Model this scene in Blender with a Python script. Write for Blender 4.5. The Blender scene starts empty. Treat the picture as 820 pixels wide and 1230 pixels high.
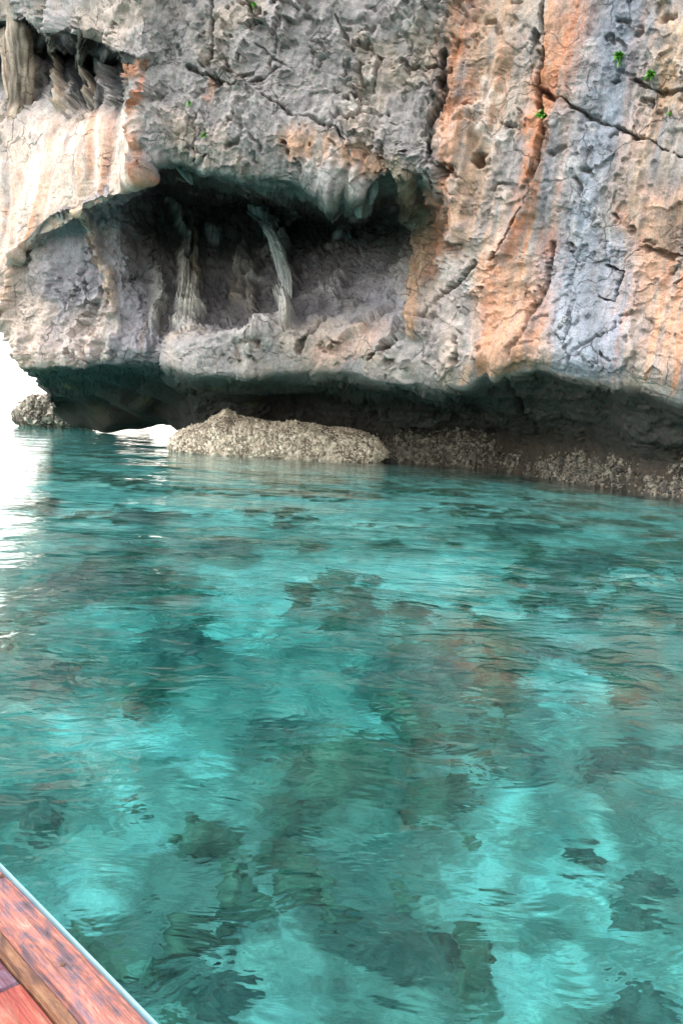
import bpy, math, random
import numpy as np
from mathutils import Matrix, Vector
random.seed(7)
rng = np.random.default_rng(7)

# ------------------------------------------------------------------ camera, sky, sun, exposure
scene = bpy.context.scene
FPX, CX, CY, CAMH = 993.0, 410.0, 615.0, 1.6            # authored in the photograph's 820 x 1230 pixels
PITCH, ROLL = math.radians(6.6), math.radians(3.0)
F = np.array([0, math.cos(PITCH), -math.sin(PITCH)])
R0 = np.array([1.0, 0, 0]); U0 = np.array([0, math.sin(PITCH), math.cos(PITCH)])
RR = math.cos(ROLL) * R0 + math.sin(ROLL) * U0
UR = -math.sin(ROLL) * R0 + math.cos(ROLL) * U0
cam_d = bpy.data.cameras.new('camera'); cam = bpy.data.objects.new('camera', cam_d)
scene.collection.objects.link(cam)
cam.matrix_world = Matrix(((RR[0], UR[0], -F[0], 0), (RR[1], UR[1], -F[1], 0), (RR[2], UR[2], -F[2], CAMH), (0, 0, 0, 1)))
cam_d.sensor_fit = 'VERTICAL'; cam_d.sensor_height = 36; cam_d.sensor_width = 24
cam_d.lens = 36 * FPX / 1230
cam_d.clip_start = 0.05; cam_d.clip_end = 9000
scene.camera = cam

SUN_EL, SUN_AZ = math.radians(56), math.radians(250)     # azimuth clockwise from +Y: on the open side, to the left
world = bpy.data.worlds.new('World'); scene.world = world; world.use_nodes = True
wn, wl = world.node_tree.nodes, world.node_tree.links
wn.clear()
sky = wn.new('ShaderNodeTexSky'); sky.sky_type = 'NISHITA'; sky.sun_disc = False
sky.sun_elevation = SUN_EL; sky.sun_rotation = SUN_AZ
sky.air_density = 2.0; sky.dust_density = 0.5; sky.ozone_density = 1.0
hs = wn.new('ShaderNodeHueSaturation'); hs.inputs['Saturation'].default_value = 0.3
bg = wn.new('ShaderNodeBackground'); bg.inputs['Strength'].default_value = 0.15
wo = wn.new('ShaderNodeOutputWorld')
wl.new(sky.outputs[0], hs.inputs['Color']); wl.new(hs.outputs[0], bg.inputs['Color']); wl.new(bg.outputs[0], wo.inputs[0])
sun_d = bpy.data.lights.new('sun', 'SUN'); sun_d.energy = 0.7; sun_d.angle = math.radians(35); sun_d.color = (1.0, 0.97, 0.93)
sun = bpy.data.objects.new('sun', sun_d); scene.collection.objects.link(sun)
sd = Vector((math.sin(SUN_AZ) * math.cos(SUN_EL), math.cos(SUN_AZ) * math.cos(SUN_EL), math.sin(SUN_EL)))
sun.rotation_euler = sd.to_track_quat('Z', 'Y').to_euler()
vs = scene.view_settings
vs.view_transform = 'Standard'; vs.look = 'None'; vs.gamma = 1.0; vs.use_curve_mapping = False
vs.exposure = 2.02
scene.cycles.use_denoising = True
scene.cycles.max_bounces = 12; scene.cycles.volume_bounces = 3; scene.cycles.transmission_bounces = 8; scene.cycles.diffuse_bounces = 4
scene.cycles.sample_clamp_indirect = 8.0

# ------------------------------------------------------------------ helpers
COL = scene.collection
def ray(px, py):
    px = np.asarray(px, float); py = np.asarray(py, float)
    a = (px - CX)[..., None]; b = (CY - py)[..., None]
    return FPX * F + a * RR + b * UR
def at(px, py, D):                                       # point on the pixel's ray at world depth Y = D
    d = ray(px, py); D = np.asarray(D, float)
    return np.array([0, 0, CAMH]) + d * (D / d[..., 1])[..., None]
def at_z(px, py, z=0.0):
    d = ray(px, py); return np.array([0, 0, CAMH]) + d * ((z - CAMH) / d[..., 2])[..., None]
def at_bed(px, py, depth):                               # through the flat water surface, bent by refraction
    p = at_z(px, py, 0.0); d = ray(px, py); d = d / np.linalg.norm(d, axis=-1, keepdims=True)
    h = np.hypot(d[..., 0], d[..., 1]); s = h / 1.333; c = np.sqrt(1 - s * s)
    q = p.copy(); k = depth * s / c
    q[..., 0] += d[..., 0] / h * k; q[..., 1] += d[..., 1] / h * k; q[..., 2] = -depth
    return q
def pix(P):
    v = P - np.array([0, 0, CAMH]); w = v @ F
    return CX + FPX * (v @ RR) / w, CY - FPX * (v @ UR) / w

_perm = np.random.default_rng(3).permutation(256); _perm = np.concatenate([_perm, _perm, _perm])
_gr = np.random.default_rng(4).normal(size=(256, 3)); _gr /= np.linalg.norm(_gr, axis=1, keepdims=True)
def perlin(P):
    i = np.floor(P).astype(np.int64); f = P - i; i &= 255
    u = f * f * f * (f * (f * 6 - 15) + 10)
    res = 0
    for dx in (0, 1):
        hx = _perm[i[:, 0] + dx]; wx = u[:, 0] if dx else 1 - u[:, 0]
        for dy in (0, 1):
            hy = _perm[hx + i[:, 1] + dy]; wy = u[:, 1] if dy else 1 - u[:, 1]
            for dz in (0, 1):
                g = _gr[_perm[hy + i[:, 2] + dz]]; wz = u[:, 2] if dz else 1 - u[:, 2]
                res = res + wx * wy * wz * (g[:, 0] * (f[:, 0] - dx) + g[:, 1] * (f[:, 1] - dy) + g[:, 2] * (f[:, 2] - dz))
    return res * 1.6
def fbm(P, o=4, gain=0.5):
    s = 0; a = 1.0
    for k in range(o):
        s = s + a * perlin(P * 2.03 ** k + 17.3 * k); a *= gain
    return s
def worley(P, seed=0):                                    # F1, F2-F1
    i = np.floor(P).astype(np.int64); f = P - i
    d1 = np.full(len(P), 9.0); d2 = np.full(len(P), 9.0); cid = np.zeros(len(P)); tilt = np.zeros(len(P))
    tab = np.random.default_rng(11 + seed).random((256, 7))
    for dx in (-1, 0, 1):
        for dy in (-1, 0, 1):
            for dz in (-1, 0, 1):
                h = _perm[_perm[_perm[(i[:, 0] + dx) & 255] + ((i[:, 1] + dy) & 255)] + ((i[:, 2] + dz) & 255)]
                t = tab[h]
                ex, ey, ez = f[:, 0] - dx - t[:, 0], f[:, 1] - dy - t[:, 1], f[:, 2] - dz - t[:, 2]
                d = ex * ex + ey * ey + ez * ez
                near = d < d1; tilt = np.where(near, ex * (t[:, 4] - .5) + ey * (t[:, 5] - .5) + ez * (t[:, 6] - .5), tilt)
                d2 = np.where(near, d1, np.minimum(d2, d)); cid = np.where(near, t[:, 3], cid); d1 = np.where(near, d, d1)
    return np.sqrt(d1), np.sqrt(d2) - np.sqrt(d1), cid, tilt
def smooth(a, b, x):
    t = np.clip((x - a) / (b - a), 0, 1); return t * t * (3 - 2 * t)
def pchip(x, y, q):
    x = np.asarray(x, float); y = np.asarray(y, float); q = np.clip(np.asarray(q, float), x[0], x[-1])
    h = np.diff(x); d = np.diff(y) / h; m = np.zeros(len(x))
    m[0], m[-1] = d[0], d[-1]
    for k in range(1, len(x) - 1):
        if d[k - 1] * d[k] > 0:
            w1, w2 = 2 * h[k] + h[k - 1], h[k] + 2 * h[k - 1]
            m[k] = (w1 + w2) / (w1 / d[k - 1] + w2 / d[k])
    j = np.clip(np.searchsorted(x, q) - 1, 0, len(x) - 2); t = (q - x[j]) / h[j]
    return ((1 + 2 * t) * (1 - t) ** 2 * y[j] + t * (1 - t) ** 2 * h[j] * m[j] + t * t * (3 - 2 * t) * y[j + 1] + t * t * (t - 1) * h[j] * m[j + 1])

def link(name, me, mat=None, parent=None, **props):
    o = bpy.data.objects.new(name, me); COL.objects.link(o)
    if mat is not None and me is not None: me.materials.append(mat)
    if parent is not None: o.parent = parent
    for k, v in props.items(): o[k] = v
    return o
def raw_mesh(name, verts, loops, starts, smooth_shade=True, color=None):
    me = bpy.data.meshes.new(name)
    me.vertices.add(len(verts)); me.vertices.foreach_set('co', np.asarray(verts, np.float32).ravel())
    me.loops.add(len(loops)); me.loops.foreach_set('vertex_index', np.asarray(loops, np.int32))
    me.polygons.add(len(starts)); me.polygons.foreach_set('loop_start', np.asarray(starts, np.int32))
    me.polygons.foreach_set('use_smooth', np.full(len(starts), smooth_shade))
    me.update(calc_edges=True); me.validate()
    if color is not None:
        at_ = me.color_attributes.new('tint', 'FLOAT_COLOR', 'POINT')
        c = np.ones((len(verts), 4), np.float32); c[:, :color.shape[1]] = color
        at_.data.foreach_set('color', c.ravel())
    return me
def grid_quads(nr, nc, wrap=False):
    i = np.arange(nr * nc).reshape(nr, nc)
    if wrap: i = np.concatenate([i, i[:, :1]], 1)
    return np.stack([i[:-1, :-1], i[:-1, 1:], i[1:, 1:], i[1:, :-1]], -1).reshape(-1, 4)
def quad_mesh(name, verts, q, **kw):
    return raw_mesh(name, verts, q.ravel(), np.arange(len(q)) * 4, **kw)
def grid_normals(P):                                      # P: (nr, nc, 3)
    du = np.gradient(P, axis=1); dv = np.gradient(P, axis=0)
    n = np.cross(du, dv); return n / (np.linalg.norm(n, axis=-1, keepdims=True) + 1e-9)

def new_mat(name):
    m = bpy.data.materials.new(name); m.use_nodes = True
    n = m.node_tree.nodes; l = m.node_tree.links
    return m, n, l, n['Principled BSDF']
def tex(n, l, kind, scale, detail=6, rough=0.6, vec=None, stretch=None, **kw):
    tc = n.new('ShaderNodeTexCoord'); src = tc.outputs['Object']
    if stretch is not None:
        mp = n.new('ShaderNodeMapping'); mp.inputs['Scale'].default_value = stretch[:3]
        if len(stretch) > 3: mp.inputs['Rotation'].default_value = (0, 0, stretch[3])
        l.new(src, mp.inputs['Vector']); src = mp.outputs[0]
    t = n.new('ShaderNodeTexNoise' if kind == 'noise' else 'ShaderNodeTexVoronoi')
    t.inputs['Scale'].default_value = scale
    if kind == 'noise':
        t.inputs['Detail'].default_value = detail; t.inputs['Roughness'].default_value = rough
        for k, v in kw.items(): t.inputs[k].default_value = v
    else:
        t.feature = kw.get('feature', 'F1')
    l.new(src, t.inputs['Vector'])
    return t
def ramp(n, l, src, stops):
    r = n.new('ShaderNodeValToRGB'); e = r.color_ramp.elements
    while len(e) < len(stops): e.new(0.5)
    for k, (p, c) in enumerate(stops):
        e[k].position = p; e[k].color = (c, c, c, 1) if isinstance(c, (int, float)) else (*c, 1)
    l.new(src, r.inputs[0]); return r
def mix(n, l, a, b, fac, mode='MIX'):
    x = n.new('ShaderNodeMix'); x.data_type = 'RGBA'; x.blend_type = mode
    for s, v in ((x.inputs[6], a), (x.inputs[7], b), (x.inputs[0], fac)):
        if hasattr(v, 'is_linked'): l.new(v, s)
        else: s.default_value = v if isinstance(v, (int, float)) else (*v, 1)
    return x.outputs[2]
def bump(n, l, src, strength, dist, prev=None):
    b = n.new('ShaderNodeBump'); b.inputs['Strength'].default_value = strength; b.inputs['Distance'].default_value = dist
    l.new(src, b.inputs['Height'])
    if prev is not None: l.new(prev, b.inputs['Normal'])
    return b.outputs[0]

# ------------------------------------------------------------------ materials
def rock_material(name, fine=1.0, tint=True, base=(0.3, 0.28, 0.26)):
    m, n, l, bs = new_mat(name)
    if tint:
        at_ = n.new('ShaderNodeVertexColor'); at_.layer_name = 'tint'; c = at_.outputs[0]
    else:
        rgb = n.new('ShaderNodeRGB'); rgb.outputs[0].default_value = (*base, 1); c = rgb.outputs[0]
    t1 = tex(n, l, 'noise', 1.6, 8, 0.68)
    t2 = tex(n, l, 'noise', 8.0, 10, 0.75, Distortion=0.4)
    t4 = tex(n, l, 'noise', 30.0, 6, 0.75)
    t3 = tex(n, l, 'noise', 3.0, 6, 0.6, stretch=(2.2, 2.2, 0.28), Distortion=0.6)
    c = mix(n, l, c, ramp(n, l, t1.outputs[0], [(0.3, 0.66), (0.5, 1.0), (0.72, 1.3)]).outputs[0], 0.75, 'MULTIPLY')
    c = mix(n, l, c, ramp(n, l, t2.outputs[0], [(0.3, 0.5), (0.5, 1.0), (0.7, 1.25)]).outputs[0], 0.7, 'MULTIPLY')
    c = mix(n, l, c, ramp(n, l, t3.outputs[0], [(0.3, (0.74, 0.75, 0.78)), (0.5, 1.0), (0.7, (1.2, 1.12, 1.03))]).outputs[0], 0.7, 'MULTIPLY')
    c = mix(n, l, c, ramp(n, l, t4.outputs[0], [(0.34, 0.35), (0.48, 0.95), (0.66, 1.35)]).outputs[0], 0.7, 'MULTIPLY')
    l.new(c, bs.inputs['Base Color'])
    bs.inputs['Roughness'].default_value = 0.85
    bs.inputs['Specular IOR Level'].default_value = 0.3
    tr = tex(n, l, 'noise', 2.4, 7, 0.6, stretch=(1.0, 1.0, 0.6), Distortion=0.5); tr.noise_type = 'RIDGED_MULTIFRACTAL'; tr.inputs['Lacunarity'].default_value = 2.3
    # broken joints: cell edges of a warped lattice, only where a second noise lets them show
    tcw = n.new('ShaderNodeTexCoord'); nw = n.new('ShaderNodeTexNoise'); nw.inputs['Scale'].default_value = 1.3; nw.inputs['Detail'].default_value = 5
    l.new(tcw.outputs['Object'], nw.inputs['Vector'])
    vm = n.new('ShaderNodeVectorMath'); vm.operation = 'MULTIPLY_ADD'; vm.inputs[1].default_value = (0.9, 0.9, 0.9)
    l.new(nw.outputs['Color'], vm.inputs[0]); l.new(tcw.outputs['Object'], vm.inputs[2])
    vj = n.new('ShaderNodeTexVoronoi'); vj.feature = 'DISTANCE_TO_EDGE'; vj.inputs['Scale'].default_value = 1.25; l.new(vm.outputs[0], vj.inputs['Vector'])
    jl = ramp(n, l, vj.outputs['Distance'], [(0.0, 0.0), (0.035, 1.0)])
    tm = tex(n, l, 'noise', 0.8, 3, 0.5); jm = ramp(n, l, tm.outputs[0], [(0.48, 0.0), (0.62, 1.0)])
    jj = mix(n, l, (1, 1, 1), jl.outputs[0], jm.outputs[0])
    c = mix(n, l, c, jj, 0.55, 'MULTIPLY'); l.new(c, bs.inputs['Base Color'])
    b = bump(n, l, tr.outputs[0], 0.35 * fine, 0.07)
    b = bump(n, l, jj, 0.6 * fine, 0.12, b)
    b = bump(n, l, t2.outputs[0], 0.7 * fine, 0.045, b)
    b = bump(n, l, t4.outputs[0], 0.8 * fine, 0.02, b)
    l.new(b, bs.inputs['Normal'])
    return m
M_rock = rock_material('limestone')
M_drip = rock_material('flowstone', 0.9)
def shell_material():
    m, n, l, bs = new_mat('oyster_shell')
    t = tex(n, l, 'noise', 3.0, 5, 0.7); t2 = tex(n, l, 'noise', 40.0, 4, 0.7)
    at_ = n.new('ShaderNodeVertexColor'); at_.layer_name = 'tint'
    c = mix(n, l, at_.outputs[0], ramp(n, l, t2.outputs[0], [(0.3, 0.7), (0.6, 1.2)]).outputs[0], 0.8, 'MULTIPLY')
    c = mix(n, l, c, ramp(n, l, t.outputs[0], [(0.35, (0.82, 0.8, 0.75)), (0.6, 1.1)]).outputs[0], 0.7, 'MULTIPLY')
    l.new(c, bs.inputs['Base Color']); bs.inputs['Roughness'].default_value = 0.7
    return m
M_shell = shell_material()
def water_material():
    m = bpy.data.materials.new('sea_water'); m.use_nodes = True
    n, l = m.node_tree.nodes, m.node_tree.links; n.clear()
    g = n.new('ShaderNodeBsdfGlass'); g.inputs['IOR'].default_value = 1.333; g.inputs['Roughness'].default_value = 0.015
    va = n.new('ShaderNodeVolumeAbsorption'); va.inputs['Color'].default_value = (0.12, 0.945, 0.982, 1); va.inputs['Density'].default_value = 0.29
    o = n.new('ShaderNodeOutputMaterial')
    t1 = tex(n, l, 'noise', 0.9, 3, 0.5, stretch=(1.0, 1.6, 1.0, 0.25), Distortion=0.4)
    t2 = tex(n, l, 'noise', 2.6, 3, 0.55, stretch=(1.0, 1.35, 1.0, -0.2), Distortion=0.6)
    t3 = tex(n, l, 'noise', 7.0, 3, 0.55, stretch=(0.7, 1.5, 1.0, 0.1), Distortion=0.5)
    b = bump(n, l, t1.outputs[0], 0.6, 0.055)
    b = bump(n, l, t2.outputs[0], 0.7, 0.019, b)
    b = bump(n, l, t3.outputs[0], 0.6, 0.004, b)
    l.new(b, g.inputs['Normal'])
    l.new(g.outputs[0], o.inputs['Surface']); vsc = n.new('ShaderNodeVolumeScatter'); vsc.inputs['Color'].default_value = (0.3, 0.95, 1, 1); vsc.inputs['Density'].default_value = 0.016; vsc.inputs['Anisotropy'].default_value = 0.4
    ash = n.new('ShaderNodeAddShader'); l.new(va.outputs[0], ash.inputs[0]); l.new(vsc.outputs[0], ash.inputs[1]); l.new(ash.outputs[0], o.inputs['Volume'])
    return m
M_water = water_material()
def bed_material():
    m, n, l, bs = new_mat('seabed_sand')
    t = tex(n, l, 'noise', 0.55, 7, 0.66, Distortion=0.5); t2 = tex(n, l, 'noise', 5.0, 6, 0.7)
    at_ = n.new('ShaderNodeVertexColor'); at_.layer_name = 'tint'
    t3 = tex(n, l, 'noise', 1.1, 10, 0.72, Distortion=1.2); t5 = tex(n, l, 'voronoi', 3.2)
    md = n.new('ShaderNodeMath'); md.operation = 'MULTIPLY_ADD'; md.inputs[1].default_value = 1.9; md.inputs[2].default_value = -0.95
    l.new(t3.outputs[0], md.inputs[0]); ad = n.new('ShaderNodeMath'); ad.operation = 'ADD'; l.new(md.outputs[0], ad.inputs[0]); l.new(at_.outputs[0], ad.inputs[1])
    c = ramp(n, l, ad.outputs[0], [(0.0, (0.12, 0.115, 0.09)), (0.3, (0.28, 0.26, 0.2)), (0.55, (0.44, 0.415, 0.33)), (0.84, (0.76, 0.72, 0.62))]).outputs[0]
    c = mix(n, l, c, ramp(n, l, t2.outputs[0], [(0.32, 0.55), (0.55, 1.05)]).outputs[0], 0.8, 'MULTIPLY')
    c = mix(n, l, c, ramp(n, l, t5.outputs[0], [(0.0, 1.25), (0.7, 0.4)]).outputs[0], 0.6, 'MULTIPLY')
    l.new(c, bs.inputs['Base Color']); bs.inputs['Roughness'].default_value = 0.95
    l.new(bump(n, l, t5.outputs[0], 0.7, 0.12, bump(n, l, t2.outputs[0], 0.8, 0.12)), bs.inputs['Normal'])
    return m
M_bed = bed_material()
def coral_material(name, a, b2):
    m, n, l, bs = new_mat(name)
    t = tex(n, l, 'noise', 2.6, 8, 0.72, Distortion=0.6); v = tex(n, l, 'voronoi', 5.0)
    c = ramp(n, l, t.outputs[0], [(0.32, a), (0.6, b2), (0.74, tuple(min(0.6, 2.2 * q) for q in b2))]).outputs[0]
    c = mix(n, l, c, ramp(n, l, v.outputs[0], [(0.0, 1.25), (0.6, 0.5)]).outputs[0], 0.8, 'MULTIPLY')
    at_ = n.new('ShaderNodeVertexColor'); at_.layer_name = 'tint'; te = tex(n, l, 'noise', 2.2, 9, 0.7, Distortion=0.8)
    md = n.new('ShaderNodeMath'); md.operation = 'MULTIPLY_ADD'; md.inputs[1].default_value = 1.5; md.inputs[2].default_value = -0.75
    ad = n.new('ShaderNodeMath'); ad.operation = 'ADD'; l.new(te.outputs[0], md.inputs[0]); l.new(md.outputs[0], ad.inputs[0]); l.new(at_.outputs[0], ad.inputs[1])
    c = mix(n, l, c, (0.40, 0.375, 0.29), ramp(n, l, ad.outputs[0], [(0.45, 0.0), (0.85, 1.0)]).outputs[0])   # sand caught round its edges
    l.new(c, bs.inputs['Base Color']); bs.inputs['Roughness'].default_value = 0.9
    l.new(bump(n, l, v.outputs[0], 0.8, 0.12, bump(n, l, t.outputs[0], 0.8, 0.2)), bs.inputs['Normal'])
    return m
M_coral = [coral_material('coral_dark', (0.15, 0.15, 0.125), (0.3, 0.3, 0.235)),
           coral_material('coral_brown', (0.15, 0.125, 0.10), (0.31, 0.265, 0.205)),
           coral_material('coral_olive', (0.13, 0.135, 0.08), (0.33, 0.33, 0.21))]
def wood_material(name, cols, wear=0.5, scale=1.0):
    m, n, l, bs = new_mat(name)
    g = tex(n, l, 'noise', 3.0 * scale, 8, 0.7, stretch=(0.8, 22.0, 22.0), Distortion=0.35)
    t = tex(n, l, 'noise', 9.0 * scale, 9, 0.72, stretch=(0.55, 1.6, 1.6), Distortion=0.5)
    c = ramp(n, l, t.outputs[0], [(0.30, cols[0]), (0.44, cols[1]), (0.53, cols[2]), (0.66, cols[3])]).outputs[0]
    c = mix(n, l, c, ramp(n, l, g.outputs[0], [(0.35, 0.35), (0.55, 1.1)]).outputs[0], wear, 'MULTIPLY')
    l.new(c, bs.inputs['Base Color']); bs.inputs['Roughness'].default_value = 0.55
    l.new(bump(n, l, t.outputs[0], 0.5, 0.01, bump(n, l, g.outputs[0], 0.7, 0.012)), bs.inputs['Normal'])
    return m
M_rail = wood_material('worn_rail_paint', ((0.06, 0.022, 0.02), (0.17, 0.10, 0.12), (0.40, 0.13, 0.09), (0.52, 0.28, 0.22)), 0.85, 1.9)
M_ledge = wood_material('bare_brown_wood', ((0.03, 0.012, 0.008), (0.09, 0.035, 0.02), (0.2, 0.08, 0.035), (0.3, 0.16, 0.08)), 0.8, 1.6)
M_plank_red = wood_material('red_deck_paint', ((0.2, 0.03, 0.022), (0.34, 0.05, 0.035), (0.38, 0.10, 0.06), (0.44, 0.22, 0.16)), 0.85, 1.8)
M_plank_purple = wood_material('purple_side_paint', ((0.04, 0.014, 0.02), (0.13, 0.03, 0.045), (0.16, 0.08, 0.12), (0.25, 0.2, 0.26)), 0.6, 2.0)
def flat(name, c, r=0.5):
    m, n, l, bs = new_mat(name)
    t = tex(n, l, 'noise', 12.0, 6, 0.7)
    l.new(mix(n, l, c, ramp(n, l, t.outputs[0], [(0.3, 0.6), (0.6, 1.1)]).outputs[0], 0.5, 'MULTIPLY'), bs.inputs['Base Color'])
    bs.inputs['Roughness'].default_value = r
    return m
M_trim = flat('pale_blue_trim', (0.3, 0.5, 0.57)); M_hull = flat('hull_paint', (0.10, 0.22, 0.26))
M_leaf = flat('fern_leaf', (0.10, 0.30, 0.03)); M_stem = flat('fern_stem', (0.12, 0.10, 0.04))

# ------------------------------------------------------------------ sea and seabed
def spaced(lo, hi, step, far):
    a = [hi]; s = step
    while a[-1] < far: s *= 1.35; a.append(a[-1] + s)
    b = [lo]; s = step
    while b[-1] > -far: s *= 1.35; b.append(b[-1] - s)
    return np.array(b[::-1] + list(np.arange(lo + step, hi, step)) + a)
xs = spaced(-26, 34, 0.16, 3500); ys = spaced(-6, 60, 0.16, 3500)
gx, gy = np.meshgrid(xs, ys)
fade = smooth(60, 20, np.hypot(gx - 2, gy - 20))
p2 = np.stack([gx.ravel(), gy.ravel(), np.zeros(gx.size)], 1)
wz = 0.04 * perlin(p2 * [0.28, 0.42, 1] + 3) + 0.015 * perlin(p2 * [0.8, 1.15, 1] + 9) + 0.006 * perlin(p2 * [1.9, 2.6, 1] + 5)
V = np.stack([gx.ravel(), gy.ravel(), wz * fade.ravel()], 1)
nr, nc = gx.shape; q = grid_quads(nr, nc)
ext = np.array([[xs[0], ys[0], -14], [xs[-1], ys[0], -14], [xs[-1], ys[-1], -14], [xs[0], ys[-1], -14]]); b0 = len(V)
idx = np.arange(nr * nc).reshape(nr, nc)
sides = [list(idx[0, ::-1]) + [b0, b0 + 1], list(idx[::-1, -1]) + [b0 + 1, b0 + 2], list(idx[-1, :]) + [b0 + 2, b0 + 3], list(idx[:, 0]) + [b0 + 3, b0], [b0 + 3, b0 + 2, b0 + 1, b0]]
loops = list(q.ravel()); starts = list(np.arange(len(q)) * 4)
for s in sides: starts.append(len(loops)); loops += list(s)
link('sea_water', raw_mesh('sea_water', np.concatenate([V, ext]), loops, starts), M_water, kind='structure', label='clear turquoise rippled sea water in front of the cliff')

BED = 2.6
bx = spaced(-20, 28, 0.12, 3400); by = spaced(-3, 34, 0.12, 3400)
gx, gy = np.meshgrid(bx, by); p2 = np.stack([gx.ravel(), gy.ravel(), np.zeros(gx.size)], 1)
dist = np.hypot(gx - 2, gy - 20).ravel()
wpx = fbm(p2 * .8 + 41, 4, .6); wpy = fbm(p2 * .8 + 57, 4, .6)
def bed_mask(px, py, rx, ry):
    c = at_bed(np.array([px, px - rx, px + rx, px, px]), np.array([py, py, py, py - ry, py + ry]), BED)
    a_, b_ = (c[2] - c[1])[:2] / 2, (c[3] - c[4])[:2] / 2
    dt = a_[0] * b_[1] - a_[1] * b_[0]; dx, dy = p2[:, 0] - c[0, 0] + .75 * wpx, p2[:, 1] - c[0, 1] + .75 * wpy
    return np.exp(-1.1 * (((dx * b_[1] - dy * b_[0]) / dt) ** 2 + ((dy * a_[0] - dx * a_[1]) / dt) ** 2))
sand = 0.40 + 0.30 * smooth(9, 17, p2[:, 1])
for pt in [(350, 690, 130, 26), (555, 735, 130, 18), (180, 880, 95, 42), (110, 1125, 95, 60), (365, 1180, 80, 45), (640, 1205, 110, 40), (615, 955, 65, 34), (330, 610, 260, 16), (500, 832, 80, 16), (705, 835, 80, 22), (150, 1000, 70, 26), (480, 690, 120, 14), (760, 700, 80, 16), (300, 735, 60, 18), (30, 850, 50, 20), (560, 1010, 60, 30), (120, 740, 40, 16), (680, 1080, 60, 30)]:
    sand = sand + 0.5 * bed_mask(*pt)
sand = np.clip(sand + 0.1 * fbm(p2 * 0.5 + 6, 3), 0, 1)
bz = -BED - 5.0 * smooth(45, 160, dist) + 0.35 * fbm(p2 * 0.22 + 2, 3) + 0.13 * fbm(p2 * 0.9 + 7, 4) + 0.7 * smooth(8, 18, p2[:, 1]) * smooth(60, 40, dist)
link('seabed', quad_mesh('seabed', np.stack([gx.ravel(), gy.ravel(), bz], 1), grid_quads(*gx.shape), color=np.repeat(sand[:, None], 3, 1)), M_bed, kind='structure', label='pale sandy seabed with rubble seen through the water')

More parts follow.
